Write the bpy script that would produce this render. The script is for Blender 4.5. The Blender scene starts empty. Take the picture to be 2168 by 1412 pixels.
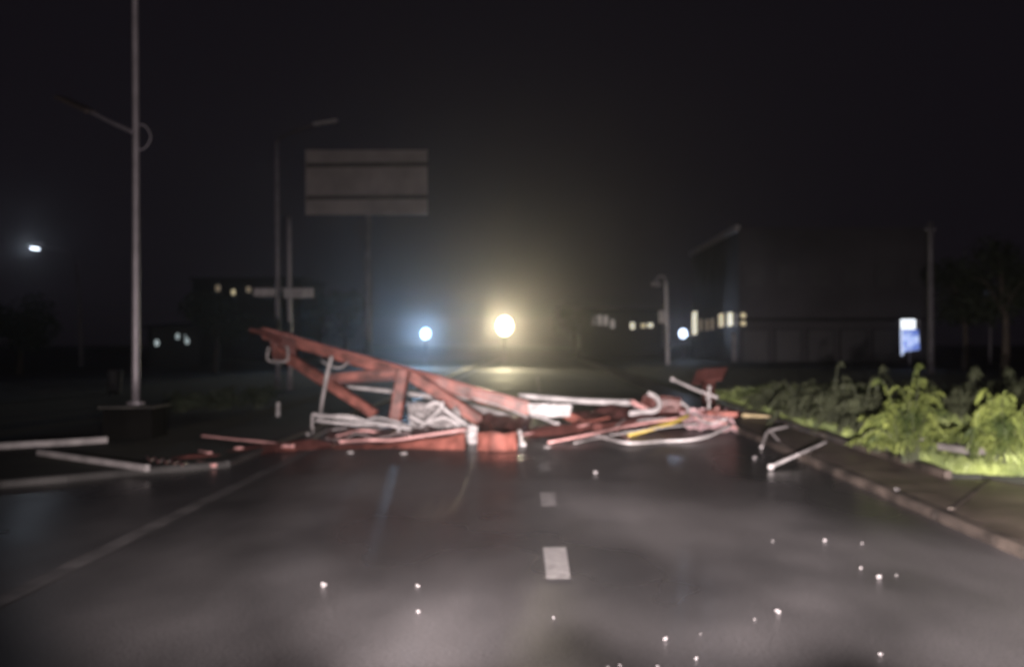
import bpy, bmesh, math, random
from mathutils import Vector, Matrix, noise
R = random.Random(11)
scene = bpy.context.scene
col = scene.collection
# ------------------------------------------------------------------ camera
F, HC = 2200.0, 1.35                 # focal length in photo pixels, camera height
cam_d = bpy.data.cameras.new('camera'); cam = bpy.data.objects.new('camera', cam_d); col.objects.link(cam)
cam_d.sensor_width = 36.0; cam_d.lens = 36.0 * F / 2168.0
cam_d.clip_start = 0.05; cam_d.clip_end = 2000
cam.location = (0, 0, HC)
yaw = math.atan((1130 - 1084) / F); pitch = math.atan((725 - 706) / F)
cam.rotation_mode = 'XYZ'
cam.rotation_euler = (math.radians(90) + pitch, 0, yaw)
cam_d.dof.use_dof = True; cam_d.dof.focus_distance = 1.6; cam_d.dof.aperture_fstop = 4.2
scene.camera = cam
CM = (Matrix.Rotation(yaw, 3, 'Z') @ Matrix.Rotation(math.radians(90) + pitch, 3, 'X'))
def ray(x, y):
    v = CM @ Vector(((x - 1084) / F, -(y - 706) / F, -1.0)); return v / v.y
def P(x, y, Y):                      # photo pixel at road distance Y -> point
    v = ray(x, y); return Vector((v.x * Y, Y, HC + v.z * Y))
def G(x, y, h=0.0):                  # photo pixel on the plane z = h -> point
    v = ray(x, y); t = (h - HC) / v.z; return Vector((v.x * t, t, h))
# ------------------------------------------------------------------ world, light, exposure
w = bpy.data.worlds.new('World'); scene.world = w; w.use_nodes = True
nt = w.node_tree; nt.nodes.clear()
sky = nt.nodes.new('ShaderNodeTexSky'); sky.sky_type = 'NISHITA'; sky.sun_disc = False
sky.sun_elevation = math.radians(-4); sky.sun_rotation = math.radians(200)
b1 = nt.nodes.new('ShaderNodeBackground'); b1.inputs['Strength'].default_value = 0.004
b2 = nt.nodes.new('ShaderNodeBackground'); b2.inputs['Color'].default_value = (0.0054, 0.0043, 0.0062, 1)
ad = nt.nodes.new('ShaderNodeAddShader'); ow = nt.nodes.new('ShaderNodeOutputWorld')
nt.links.new(sky.outputs[0], b1.inputs[0]); nt.links.new(b1.outputs[0], ad.inputs[0])
nt.links.new(b2.outputs[0], ad.inputs[1]); nt.links.new(ad.outputs[0], ow.inputs[0])
scene.view_settings.view_transform = 'Standard'; scene.view_settings.look = 'None'
scene.view_settings.exposure = 0; scene.view_settings.gamma = 1
scene.cycles.use_denoising = True; scene.cycles.max_bounces = 5; scene.cycles.volume_bounces = 0
scene.cycles.sample_clamp_indirect = 3.0; scene.cycles.filter_width = 1.5
def spot(name, loc, target, W, size, blend, colr, rad=0.06):
    l = bpy.data.lights.new(name, 'SPOT'); l.energy = W; l.spot_size = math.radians(size); l.spot_blend = blend
    l.color = colr; l.shadow_soft_size = rad
    o = bpy.data.objects.new(name, l); col.objects.link(o); o.location = loc
    o.rotation_euler = (Vector(target) - Vector(loc)).to_track_quat('-Z', 'Y').to_euler(); return o
HLC = (1.0, 0.885, 0.875)
for sx in (-0.62, 0.62):             # headlights of the vehicle the picture is taken from
    for tx in (.2, 3.4):              # each lens spreads its dipped beam in two lobes
        spot('dipped_headlight', (sx, 1.15, .93), (.5 + math.copysign(tx + .6, sx), 11.5, 0.26), 2400 if sx < 0 and tx > 1 else 10000, 31, 1.0, HLC)
    spot('main_beam_headlight', (sx * .8, 1.15, 1.04), (sx * 1.6, 16, 0.75), 600, 40, 1.0, HLC)
spot('verge_fill_spot', (.62, 1.15, 1.02), (6.0, 10.3, 0.45), 6500, 20, 1.0, (1, .93, .8))  # added spot that brightens the shrubs on the verge
spot('wide_fill_spot', (0, 1.15, 0.78), (-.9, 10, 3.0), 3000, 80, 1.0, HLC)  # added wide spot that lifts the poles and the large board
# ------------------------------------------------------------------ materials
MATS = {}
def mat(name, c, rough=.6, metal=0., var=.25, scale=6., bump=0., c2=None, spec=.5, emit=None, es=0., coat=0., detail=4):
    if name in MATS: return MATS[name]
    m = bpy.data.materials.new(name); m.use_nodes = True; n = m.node_tree; p = n.nodes['Principled BSDF']
    tc = n.nodes.new('ShaderNodeTexCoord'); nz = n.nodes.new('ShaderNodeTexNoise')
    nz.inputs['Scale'].default_value = scale; nz.inputs['Detail'].default_value = detail
    n.links.new(tc.outputs['Object'], nz.inputs['Vector'])
    cr = n.nodes.new('ShaderNodeValToRGB')
    a = tuple(v * (1 - var) for v in c); b = c2 or tuple(min(1, v * (1 + var)) for v in c)
    cr.color_ramp.elements[0].position = .35; cr.color_ramp.elements[1].position = .68
    cr.color_ramp.elements[0].color = (*a, 1); cr.color_ramp.elements[1].color = (*b, 1)
    n.links.new(nz.outputs[0], cr.inputs[0]); n.links.new(cr.outputs[0], p.inputs['Base Color'])
    p.inputs['Roughness'].default_value = rough; p.inputs['Metallic'].default_value = metal
    p.inputs['Specular IOR Level'].default_value = spec; p.inputs['Coat Weight'].default_value = coat
    p.inputs['Coat Roughness'].default_value = .12
    if bump:
        bp = n.nodes.new('ShaderNodeBump'); bp.inputs['Strength'].default_value = bump; bp.inputs['Distance'].default_value = .01
        n2 = n.nodes.new('ShaderNodeTexNoise'); n2.inputs['Scale'].default_value = scale * 6; n2.inputs['Detail'].default_value = 4
        n.links.new(tc.outputs['Object'], n2.inputs['Vector']); n.links.new(n2.outputs[0], bp.inputs['Height'])
        n.links.new(bp.outputs[0], p.inputs['Normal'])
    if emit:
        p.inputs['Emission Color'].default_value = (*emit, 1); p.inputs['Emission Strength'].default_value = es
    MATS[name] = m; return m
def asphalt(r0=.22, r1=.5, sp=.42, name='wet_asphalt'):
    m = bpy.data.materials.new(name); m.use_nodes = True; n = m.node_tree; p = n.nodes['Principled BSDF']
    L = n.links.new; tc = n.nodes.new('ShaderNodeTexCoord')
    def nz(scale, det, sx=1., sy=1.):
        mp = n.nodes.new('ShaderNodeMapping'); mp.inputs['Scale'].default_value = (sx, sy, 1)
        t = n.nodes.new('ShaderNodeTexNoise'); t.inputs['Scale'].default_value = scale; t.inputs['Detail'].default_value = det
        L(tc.outputs['Object'], mp.inputs[0]); L(mp.outputs[0], t.inputs['Vector']); return t.outputs[0]
    def ramp(src, p0, p1, v0, v1):
        r = n.nodes.new('ShaderNodeValToRGB'); e = r.color_ramp.elements
        e[0].position, e[1].position = p0, p1
        e[0].color = (*v0, 1) if isinstance(v0, tuple) else (v0, v0, v0, 1)
        e[1].color = (*v1, 1) if isinstance(v1, tuple) else (v1, v1, v1, 1)
        r.color_ramp.interpolation = 'EASE'; L(src, r.inputs[0]); return r.outputs[0]
    big = nz(.45, 3, 1, .55); fine = nz(60, 6); mid = nz(3.2, 5, 1, .35)
    mix = n.nodes.new('ShaderNodeMixRGB'); mix.blend_type = 'MULTIPLY'; mix.inputs[0].default_value = 1
    L(ramp(big, .34, .68, (.045, .043, .044), (.130, .121, .122)), mix.inputs[1]); L(ramp(fine, .3, .7, .72, 1.25), mix.inputs[2])
    mix2 = n.nodes.new('ShaderNodeMixRGB'); mix2.blend_type = 'MULTIPLY'; mix2.inputs[0].default_value = 1
    L(mix.outputs[0], mix2.inputs[1]); L(ramp(mid, .3, .7, .92, 1.08), mix2.inputs[2])
    L(mix2.outputs[0], p.inputs['Base Color'])
    L(ramp(big, .25, .75, r0, r1), p.inputs['Roughness'])
    p.inputs['Specular IOR Level'].default_value = sp
    bp = n.nodes.new('ShaderNodeBump'); bp.inputs['Strength'].default_value = .35; bp.inputs['Distance'].default_value = .006
    L(fine, bp.inputs['Height']); L(bp.outputs[0], p.inputs['Normal'])
    return m
ASPH = asphalt()
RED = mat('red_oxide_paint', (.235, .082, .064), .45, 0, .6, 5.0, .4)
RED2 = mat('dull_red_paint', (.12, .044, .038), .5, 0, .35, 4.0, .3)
WHT = mat('white_painted_metal', (.50, .465, .46), .4, 0, .30, 7, .25)
WHTD = mat('dirty_white_sheet', (.36, .33, .325), .5, 0, .30, 4, .4)
PINK = mat('pink_coated_tube', (.62, .34, .32), .4, 0, .2, 5)
YEL = mat('yellow_tube', (.62, .46, .10), .4, 0, .2, 6)
GALV = mat('galvanised_steel', (.24, .215, .23), .45, .25, .2, 2.5)
GALVD = mat('dull_pole_steel', (.20, .18, .20), .6, .1, .25, 2.5)
CONC = mat('damp_concrete', (.18, .165, .155), .6, 0, .35, 2.2, .5)
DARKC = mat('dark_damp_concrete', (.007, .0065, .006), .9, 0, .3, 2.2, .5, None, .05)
KERB = mat('kerb_stone', (.085, .066, .054), .65, 0, .75, 2.2, .5)
PAVE = mat('brown_paving', (.15, .115, .10), .45, 0, .35, 2.0, .5)
SOIL = mat('dark_ground', (.028, .030, .022), .8, 0, .4, .8, .5)
PAINT = mat('worn_road_paint', (.235, .22, .22), .45, 0, .4, 14, .2)
PAINTW = mat('faded_edge_paint', (.15, .14, .14), .45, 0, .4, 3, .2)
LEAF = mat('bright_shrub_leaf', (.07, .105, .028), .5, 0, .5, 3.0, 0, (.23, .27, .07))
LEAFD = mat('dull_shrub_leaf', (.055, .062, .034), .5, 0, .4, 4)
LEAFK = mat('dark_tree_leaf', (.028, .035, .02), .6, 0, .4, 3)
GRASS = mat('verge_grass_blade', (.17, .23, .07), .6, 0, .5, 2.2, 0, (.30, .36, .11))
BARK = mat('tree_bark', (.06, .045, .035), .8, 0, .3, 6, .5)
WALL = mat('grey_render_wall', (.09, .082, .09), .8, 0, .2, .4, .3)
WALLD = mat('dark_wall', (.035, .033, .036), .8, 0, .2, .4, .3)
GLASS = mat('dark_window_glass', (.09, .085, .09), .45, 0, .1, 2)
TRIM = mat('pale_roof_trim', (.75, .70, .68), .5, 0, .1, 2)
SIGNB = mat('sign_back_metal', (.33, .285, .27), .55, .0, .16, 1.3)
RUSTP = mat('dark_pole', (.11, .10, .11), .6, 0, .3, 2)
RUST = mat('dark_rail', (.07, .055, .05), .6, 0, .3, 2)
SHARD = mat('pale_shard', (.26, .24, .24), .4, 0, .1, 9)
def emis(name, c, s):
    return mat(name, c, .5, 0, .05, 3, 0, None, .5, c, s)
# ------------------------------------------------------------------ mesh helpers
class MB:
    def __init__(s): s.v = []; s.f = []
    def add(s, vs, fs):
        k = len(s.v); s.v += [Vector(a) for a in vs]; s.f += [tuple(i + k for i in f) for f in fs]; return s
    def box(s, c, size, rot=None):
        c = Vector(c); hx, hy, hz = (a / 2 for a in size); vs = []
        for z in (-hz, hz):
            for x, y in ((-hx, -hy), (hx, -hy), (hx, hy), (-hx, hy)):
                q = Vector((x, y, z)); vs.append(c + (rot @ q if rot else q))
        return s.add(vs, [(0, 3, 2, 1), (4, 5, 6, 7), (0, 1, 5, 4), (1, 2, 6, 5), (2, 3, 7, 6), (3, 0, 4, 7)])
    def beam(s, a, b, wd, h, seg=1, dent=0., bev=.12):     # box-section bar with chamfered corners
        a, b = Vector(a), Vector(b); d = (b - a).normalized()
        up = Vector((0, 0, 1)) if abs(d.z) < .95 else Vector((1, 0, 0))
        sd = d.cross(up).normalized(); u = sd.cross(d).normalized(); e = bev * min(wd, h)
        x, z = wd / 2, h / 2
        prof = [(-x + e, -z), (x - e, -z), (x, -z + e), (x, z - e), (x - e, z), (-x + e, z), (-x, z - e), (-x, -z + e)]
        k = len(s.v); n = 8
        for i in range(seg + 1):
            t = i / seg; c = a.lerp(b, t)
            if dent: c = c + (u * R.uniform(-1, 1) + sd * R.uniform(-1, 1)) * dent
            s.v += [c + sd * px + u * pz for px, pz in prof]
        for i in range(seg):
            for j in range(n): s.f.append((k + i * n + j, k + i * n + (j + 1) % n, k + (i + 1) * n + (j + 1) % n, k + (i + 1) * n + j))
        s.f.append(tuple(k + j for j in range(n))[::-1]); s.f.append(tuple(k + seg * n + j for j in range(n))); return s
    def tube(s, pts, r, n=8, sub=1):
        pts = [Vector(p) for p in pts]
        if sub > 1 and len(pts) > 2: pts = smooth(pts, sub)
        rs = r if isinstance(r, (list, tuple)) else [r] * len(pts)
        if len(rs) != len(pts): rs = [rs[0] + (rs[-1] - rs[0]) * i / (len(pts) - 1) for i in range(len(pts))]
        k = len(s.v); pu = None
        for i, p in enumerate(pts):
            d = (pts[min(i + 1, len(pts) - 1)] - pts[max(i - 1, 0)]).normalized()
            if pu is None: pu = d.orthogonal().normalized()
            u = (pu - d * pu.dot(d)).normalized(); pu = u; v = d.cross(u)
            for j in range(n):
                a = 2 * math.pi * j / n; s.v.append(p + (u * math.cos(a) + v * math.sin(a)) * rs[i])
        for i in range(len(pts) - 1):
            for j in range(n): s.f.append((k + i * n + j, k + i * n + (j + 1) % n, k + (i + 1) * n + (j + 1) % n, k + (i + 1) * n + j))
        s.f.append(tuple(k + j for j in range(n))[::-1]); e = k + (len(pts) - 1) * n; s.f.append(tuple(e + j for j in range(n))); return s
    def ball(s, c, r, n=10, m=7, sq=(1, 1, 1), jit=0.):
        c = Vector(c); k = len(s.v)
        for i in range(m + 1):
            th = math.pi * i / m
            for j in range(n):
                ph = 2 * math.pi * j / n; q = r * (1 + (R.uniform(-jit, jit) if 0 < i < m else 0))
                s.v.append(c + Vector((q * math.sin(th) * math.cos(ph) * sq[0], q * math.sin(th) * math.sin(ph) * sq[1], q * math.cos(th) * sq[2])))
        for i in range(m):
            for j in range(n): s.f.append((k + i * n + j, k + (i + 1) * n + j, k + (i + 1) * n + (j + 1) % n, k + i * n + (j + 1) % n))
        return s
    def plate(s, corners, th, nu=10, nv=4, crump=0., fs=3.):   # four corners, bent sheet with thickness
        a, b, c, d = (Vector(q) for q in corners); nrm = (b - a).cross(d - a).normalized(); k = len(s.v)
        for sgn in (1, -1):
            for j in range(nv + 1):
                for i in range(nu + 1):
                    u, v = i / nu, j / nv; p = a.lerp(b, u).lerp(d.lerp(c, u), v)
                    q = noise.noise(p * fs) * crump + noise.noise(p * fs * 2.7) * crump * .5
                    s.v.append(p + nrm * (q + sgn * th / 2))
        W = nu + 1; N = W * (nv + 1)
        for j in range(nv):
            for i in range(nu):
                q = k + j * W + i
                s.f.append((q, q + 1, q + W + 1, q + W)); s.f.append((q + N, q + N + W, q + N + W + 1, q + N + 1))
        rim = [i for i in range(W)] + [j * W + nu for j in range(1, nv + 1)] + [nv * W + i for i in range(nu - 1, -1, -1)] + [j * W for j in range(nv - 1, 0, -1)]
        for t in range(len(rim)):
            p, q = rim[t], rim[(t + 1) % len(rim)]; s.f.append((k + p, k + p + N, k + q + N, k + q))
        return s
    def build(s, name, m, parent=None, smooth=False):
        me = bpy.data.meshes.new(name); o = bpy.data.objects.new(name, me); col.objects.link(o)
        if parent is not None:
            root = parent
            while root.parent: root = root.parent
            off = root.location.copy(); o.parent = parent
            if parent is not root: off = Vector(root.location) + Vector(parent.location)
        else:
            xs = [v.x for v in s.v]; ys = [v.y for v in s.v]; zs = [v.z for v in s.v]
            off = Vector(((min(xs) + max(xs)) / 2, (min(ys) + max(ys)) / 2, min(zs))); o.location = off
        me.from_pydata([v - off for v in s.v], [], s.f); me.validate()
        me.materials.append(m)
        if smooth:
            for p in me.polygons: p.use_smooth = True
        return o
def smooth(pts, sub):
    out = []
    for i in range(len(pts) - 1):
        p0, p1, p2, p3 = pts[max(i - 1, 0)], pts[i], pts[i + 1], pts[min(i + 2, len(pts) - 1)]
        for k in range(sub):
            t = k / sub
            out.append(.5 * ((2 * p1) + (p2 - p0) * t + (2 * p0 - 5 * p1 + 4 * p2 - p3) * t * t + (3 * p1 - p0 - 3 * p2 + p3) * t ** 3))
    out.append(pts[-1]); return out
def tag(o, label, cat, group=None, kind=None):
    if label: o['label'] = label
    if cat: o['category'] = cat
    if group: o['group'] = group
    if kind: o['kind'] = kind
    return o
def thing(name, loc, label, cat, group=None):
    o = bpy.data.objects.new(name, None); col.objects.link(o); o.location = loc; o.empty_display_size = .2
    return tag(o, label, cat, group)
def struct(name, mb, m):
    o = mb.build(name, m); o['kind'] = 'structure'; return o
def sheet(pts, z): return MB().add([(p[0], p[1], z) for p in pts], [tuple(range(len(pts)))])
# ------------------------------------------------------------------ ground, roads, kerbs
struct('ground', sheet([(-300, -30), (300, -30), (300, 500), (-300, 500)], -.012), SOIL)
struct('road', sheet([(-22, -25), (3.05, -25), (3.05, 19.5), (-22, 19.5)], 0), ASPH)
struct('road', sheet([(-22, 19.5), (3.05, 19.5), (3.05, 300), (-22, 300)], 0), asphalt(.6, .8, .18, 'coarse_asphalt'))
# dashed lane line: three near marks show, more beyond the wreck
def quadG(px): return [tuple(G(x, y, .004)) for x, y in px]
for k, q in enumerate([[(1150, 1158), (1198, 1158), (1208, 1225), (1157, 1225)], [(1143, 1042), (1175, 1042), (1178, 1071), (1147, 1071)], [(1141, 977), (1164, 977), (1166, 997), (1142, 997)]]):
    o = struct('lane_marking', MB().add(quadG(q), [(3, 2, 1, 0)]), PAINT)
for k in range(12):
    y = 14.0 + 2.35 * k; struct('lane_marking', sheet([(.07, y), (.22, y), (.22, y + .75), (.07, y + .75)], .004), PAINT)
struct('edge_line', sheet([(-2.86, -5), (-2.72, -5), (-2.72, 90), (-2.86, 90)], .004), PAINTW)
# right kerb: separate stones in one kerb
kb = MB(); y = -6.0
while y < 20:
    kb.beam((3.12, y, .022 + R.uniform(-.006, .004)), (3.12, y + 1.0, .022), .13 + R.uniform(-.01, .01), .10, 1, 0, .2); y += 1.0
struct('kerb', kb, KERB)
struct('pavement', sheet([(3.1, -25), (8.5, -25), (8.5, 9.9), (3.92, 9.9), (3.92, 90), (3.1, 90)], .058), PAVE)
eb = MB(); y = 10.0
while y < 24:
    eb.beam((3.95, y, .06), (3.95, y + .80, .06), .07, .14, 1, 0, .15); y += .8
struct('verge_edging', eb, KERB)
# seam across the pavement where the paving changes
struct('pavement_seam', MB().beam((3.24, 8.15, .061), (4.35, 10.0, .061), .05, .012), KERB)
# verge terrain, a low bank
vt = MB(); nx, ny = 26, 60
def bank(x, y):
    e = min(1, max(0, (x - 4.0) / 1.2)); return .13 + .16 * e * e + .05 * noise.noise(Vector((x * .8, y * .8, 0)))
def front(x):                        # near end of the bank; comes nearer further right
    return 10.0 if x < 4.25 else max(8.3, 10.0 - (x - 4.25) * 2.2)
for j in range(ny + 1):
    for i in range(nx + 1):
        x = 4.0 + 16 * (i / nx) ** 1.6; t = (j / ny) ** 1.8; yy = front(x) + t * 60
        z = bank(x, yy) * min(1, .55 + j * .3) - (.25 if j == 0 else 0)
        vt.v.append(Vector((x, yy, z)))
for j in range(ny):
    for i in range(nx):
        q = j * (nx + 1) + i; vt.f.append((q, q + 1, q + nx + 2, q + nx + 1))
struct('grass_verge', vt, SOIL)
# left island with kerb nose
isl = [G(-260, 1062), G(0, 1031), G(140, 1019), G(300, 1003)]
pts = [(p.x, p.y) for p in isl] + [(-3.35, 11.2), (-3.35, 70), (-12, 70), (-12, isl[0].y)]
mi = MB(); n = len(pts)
mi.v = [Vector((x, y, .06)) for x, y in pts] + [Vector((x, y, -.05)) for x, y in pts]
mi.f = [tuple(range(n))] + [(i, i + n, (i + 1) % n + n, (i + 1) % n) for i in range(n)]
struct('median', mi, SOIL)
mk = MB()
for i in range(5):
    mk.beam((pts[i][0], pts[i][1], .02), (pts[i + 1][0], pts[i + 1][1], .02), .12, .10, 1, 0, .15)
struct('median_kerb', mk, mat('old_dark_kerb', (.05, .047, .045), .6, 0, .4, 2, .4))
# ------------------------------------------------------------------ vegetation
def leafset(mb, c, n, rad, size, sq=(1, 1, .8)):
    c = Vector(c)
    for _ in range(n):
        d = Vector((R.gauss(0, 1), R.gauss(0, 1), R.gauss(0, 1))).normalized() * rad * R.random() ** .45
        p = c + Vector((d.x * sq[0], d.y * sq[1], d.z * sq[2]))
        a = Vector((R.gauss(0, 1), R.gauss(0, 1), R.gauss(0, .6))).normalized(); b = a.orthogonal().normalized()
        L = size * R.uniform(.6, 1.3)
        mb.add([p - a * L, p + b * L * .35, p + a * L, p - b * L * .35], [(0, 1, 2, 3)])
def frond(fo, st, base, az, reach, height, droop, leaf, nl, up0=.0):
    base = Vector(base); d = Vector((math.cos(az), math.sin(az), 0)); sp = []
    for i in range(9):
        t = i / 8; sp.append(base + d * reach * t ** 1.25 + Vector((0, 0, height * math.sin(min(1, t * 1.02) * math.pi * .5) - droop * t ** 3)))
    st.tube(sp, [.007, .002], 4)
    for i in range(nl):
        t = .18 + .82 * (i + R.random()) / nl; k = min(7, int(t * 8)); p = sp[k].lerp(sp[k + 1], t * 8 - k)
        tan = (sp[k + 1] - sp[k]).normalized(); side = tan.cross(Vector((0, 0, 1))).normalized() * (1 if i % 2 else -1)
        v = (side * R.uniform(.5, 1) + tan * R.uniform(.3, .9) + Vector((0, 0, R.uniform(-.8, .35)))).normalized()
        L = leaf * R.uniform(.6, 1.2) * (1.1 - .4 * t); wv = v.cross(Vector((R.uniform(-.4, .4), R.uniform(-.4, .4), 1))).normalized() * L * .16
        tip = p + v * L + Vector((0, 0, -L * .35)); mid = p + v * L * .5
        fo.add([p, mid + wv, tip, mid - wv], [(0, 1, 2, 3)])
def shrub(x, y, Y, hpx, wpx, nf, label, m, leaf=.13, nl=46, name='shrub', group='shrubs on the grass verge'):
    c = P(x, y, Y); h = hpx * Y / F; wd = wpx * Y / F / 2
    g = max(.0, min(c.z, bank(c.x, c.y)) - .03) if c.x > 0 else .08
    base = Vector((c.x, c.y, g)); top = c.z + h - g
    t = thing(name, base, label, 'shrub', group); fo, st = MB(), MB()
    for i in range(nf):
        q = R.random() ** .7
        frond(fo, st, base + Vector((R.uniform(-.09, .09), R.uniform(-.09, .09), 0)), 2 * math.pi * i / nf + R.uniform(-.3, .3),
              wd * (.35 + .75 * q), top * R.uniform(.5, 1.15) * (1.12 - .35 * q), top * (.05 + .42 * q) * R.uniform(.5, 1.3), leaf * R.uniform(.7, 1.2), nl)
    leafset(fo, base + Vector((0, 0, top * .48)), 12 * nf, wd * .62, leaf * .45, (1, 1, min(1.2, top * .5 / wd)))
    fo.build('foliage', m, t); st.build('stem', LEAFD, t); return t
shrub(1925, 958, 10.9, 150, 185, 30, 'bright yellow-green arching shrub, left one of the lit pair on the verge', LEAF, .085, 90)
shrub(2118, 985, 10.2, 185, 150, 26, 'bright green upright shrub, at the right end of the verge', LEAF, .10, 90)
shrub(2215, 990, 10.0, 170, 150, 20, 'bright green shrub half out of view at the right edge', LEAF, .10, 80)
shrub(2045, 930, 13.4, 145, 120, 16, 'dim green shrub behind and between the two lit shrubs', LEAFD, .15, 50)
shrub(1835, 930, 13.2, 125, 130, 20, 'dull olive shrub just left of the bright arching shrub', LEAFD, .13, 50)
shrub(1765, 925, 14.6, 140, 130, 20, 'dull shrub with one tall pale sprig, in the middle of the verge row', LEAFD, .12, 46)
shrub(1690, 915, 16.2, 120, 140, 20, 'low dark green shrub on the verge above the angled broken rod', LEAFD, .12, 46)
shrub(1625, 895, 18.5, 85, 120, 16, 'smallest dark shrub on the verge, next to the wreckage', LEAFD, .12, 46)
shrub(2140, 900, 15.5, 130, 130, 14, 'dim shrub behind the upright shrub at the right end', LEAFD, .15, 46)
for args in ((385, 885, 19, 55, 120, 'dark bush on the median just right of the tall pole base'), (470, 890, 19.5, 75, 120, 'dark bush in the middle of the median'), (548, 893, 20, 90, 90, 'dark bush on the median left of the short white post')):
    shrub(args[0], args[1], args[2], args[3], args[4], 14, args[5], LEAFK, .16, 40, 'bush', 'dark bushes on the median')
# grass on the verge
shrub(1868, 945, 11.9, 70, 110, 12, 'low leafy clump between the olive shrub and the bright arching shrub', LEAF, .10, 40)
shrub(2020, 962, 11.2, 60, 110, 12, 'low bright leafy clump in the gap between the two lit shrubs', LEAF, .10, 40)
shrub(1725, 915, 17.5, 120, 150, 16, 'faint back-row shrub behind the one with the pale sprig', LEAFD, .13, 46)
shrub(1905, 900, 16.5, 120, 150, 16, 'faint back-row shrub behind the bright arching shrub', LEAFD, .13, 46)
gm = MB()
def blade(x, y, z, h, wdt):
    a = R.uniform(0, 6.28); lean = R.uniform(.1, .7) * h; dx, dy = math.cos(a), math.sin(a)
    gm.add([(x - dy * wdt, y + dx * wdt, z), (x + dy * wdt, y - dx * wdt, z), (x + dx * lean * .45, y + dy * lean * .45, z + h * .65), (x + dx * lean, y + dy * lean, z + h * .9)], [(0, 1, 2), (1, 3, 2)])
for _ in range(34000):
    x = 4.03 + 5.5 * R.random() ** 1.7; y = front(x) + .05 + 15 * R.random() ** 1.8
    if noise.noise(Vector((x * 1.7, y * 1.1, 3))) < -.22: continue
    blade(x, y, bank(x, y) - .01, R.uniform(.03, .10) + (.16 * R.random() if x > 4.5 else .03), R.uniform(.004, .009))
tag(gm.build('grass', GRASS), 'short grass covering the roadside verge', 'grass', None, 'stuff')
def tree(x, y, Y, hm, crown, label, n=9):
    b = G(x, 0, 0) if False else P(x, y, Y); b.z = 0
    t = thing('tree', b, label, 'tree', 'dark trees in the background')
    tk = MB(); top = b + Vector((0, 0, hm * .6)); tk.tube([b, b.lerp(top, .5) + Vector((.08, 0, 0)), top], [.16, .07], 8, 4)
    cr = MB()
    for i in range(n):
        a = R.uniform(0, 6.28); q = crown * R.uniform(.15, .85)
        c = b + Vector((math.cos(a) * q, math.sin(a) * q, hm * R.uniform(.48, .92))); tk.tube([top.lerp(b, .25), top.lerp(c, .5), c], [.05, .015], 5)
        leafset(cr, c, 260, crown * R.uniform(.32, .55), .13)
    tk.build('trunk', BARK, t); cr.build('crown', LEAFK, t)
tree(2125, 700, 34, 5.2, 1.9, 'dark tree behind the verge at the far right edge')
tree(2040, 700, 40, 4.4, 1.6, 'dark tree right of the plain tall pole')
tree(455, 700, 46, 3.6, 1.7, 'low dark tree left of the two slim median poles')
tree(40, 700, 44, 3.0, 1.8, 'low dark tree at the left edge under the lit lamp')
tree(1215, 700, 85, 4.6, 2.4, 'dark tree far down the road right of the yellow light')
tree(730, 700, 60, 4.2, 2.2, 'dark tree behind the wreck below the large board')
# ------------------------------------------------------------------ lamps and poles
def lampobj(parent, name, loc, W, c, rad=.1):
    l = bpy.data.lights.new(name, 'SPOT'); l.energy = W; l.color = c; l.shadow_soft_size = rad; l.specular_factor = .3; l.spot_size = math.radians(90); l.spot_blend = .8
    o = bpy.data.objects.new(name, l); col.objects.link(o); o.parent = parent; o.location = Vector(loc) - Vector(parent.location); o.rotation_euler = (math.radians(106), 0, math.radians(180)); return o
# tall unlit pole on its concrete block
b = G(287, 925, .06); Yp = b.y; zt = P(287, 862, Yp).z
t = thing('street_lamp', b, 'tallest pale lamp pole, standing on a concrete block at the left', 'street lamp')
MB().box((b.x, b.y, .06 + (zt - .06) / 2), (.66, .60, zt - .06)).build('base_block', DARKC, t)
MB().beam((b.x - .38, b.y - .02, zt + .012), (b.x + .38, b.y - .02, zt + .02), .62, .022, 1, 0, .2).build('base_slab', mat('slab', (.06, .055, .05), .6, 0, .5, 4), t)
MB().tube([(b.x, b.y, zt + .04), (b.x - .01, b.y, zt + 3.5), P(285, -60, Yp)], [.054, .040], 12, 6).build('pole', GALV, t, True)
MB().tube([(b.x, b.y, zt + .04), (b.x, b.y, zt + .075)], .12, 12).build('flange', GALV, t)
p0 = P(285, 282, Yp)
MB().tube([p0, P(232, 258, Yp + .3), P(190, 236, Yp + .6)], [.03, .022], 8, 4).build('arm', GALVD, t, True)
ah = MB(); ah.beam(P(192, 237, Yp + .6), P(128, 208, Yp + .95), .20, .06, 3); ah.build('lamp_head', RUST, t)
MB().tube([P(285, 262, Yp), P(308, 268, Yp), P(319, 292, Yp), P(305, 315, Yp), P(286, 318, Yp)], .012, 6, 5).build('bracket', GALVD, t, True)
# far left lit lamp
YL = 58; b = P(172, 772, YL); b.z = 0
t = thing('street_lamp', b, 'far street lamp with its small bluish head lit, at the left edge', 'street lamp')
MB().tube([b, P(168, 640, YL), P(163, 552, YL)], [.14, .09], 10, 4).build('pole', GALVD, t, True)
MB().tube([P(163, 552, YL), P(130, 532, YL), P(92, 524, YL)], .04, 6, 4).build('arm', GALVD, t, True)
h = P(72, 524, YL); MB().beam(h + Vector((-.3, 0, .1)), h + Vector((.55, 0, .2)), .3, .12).build('lamp_head', GALVD, t)
MB().beam(h + Vector((-.16, 0, -.03)), h + Vector((.28, -.0, -.10)), .2, .12).build('lens', emis('cool_lens', (.8, .9, 1.), 4), t)
lampobj(t, 'lamp_light', h + Vector((0, -.25, -.1)), 160, (.72, .84, 1.))
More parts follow.
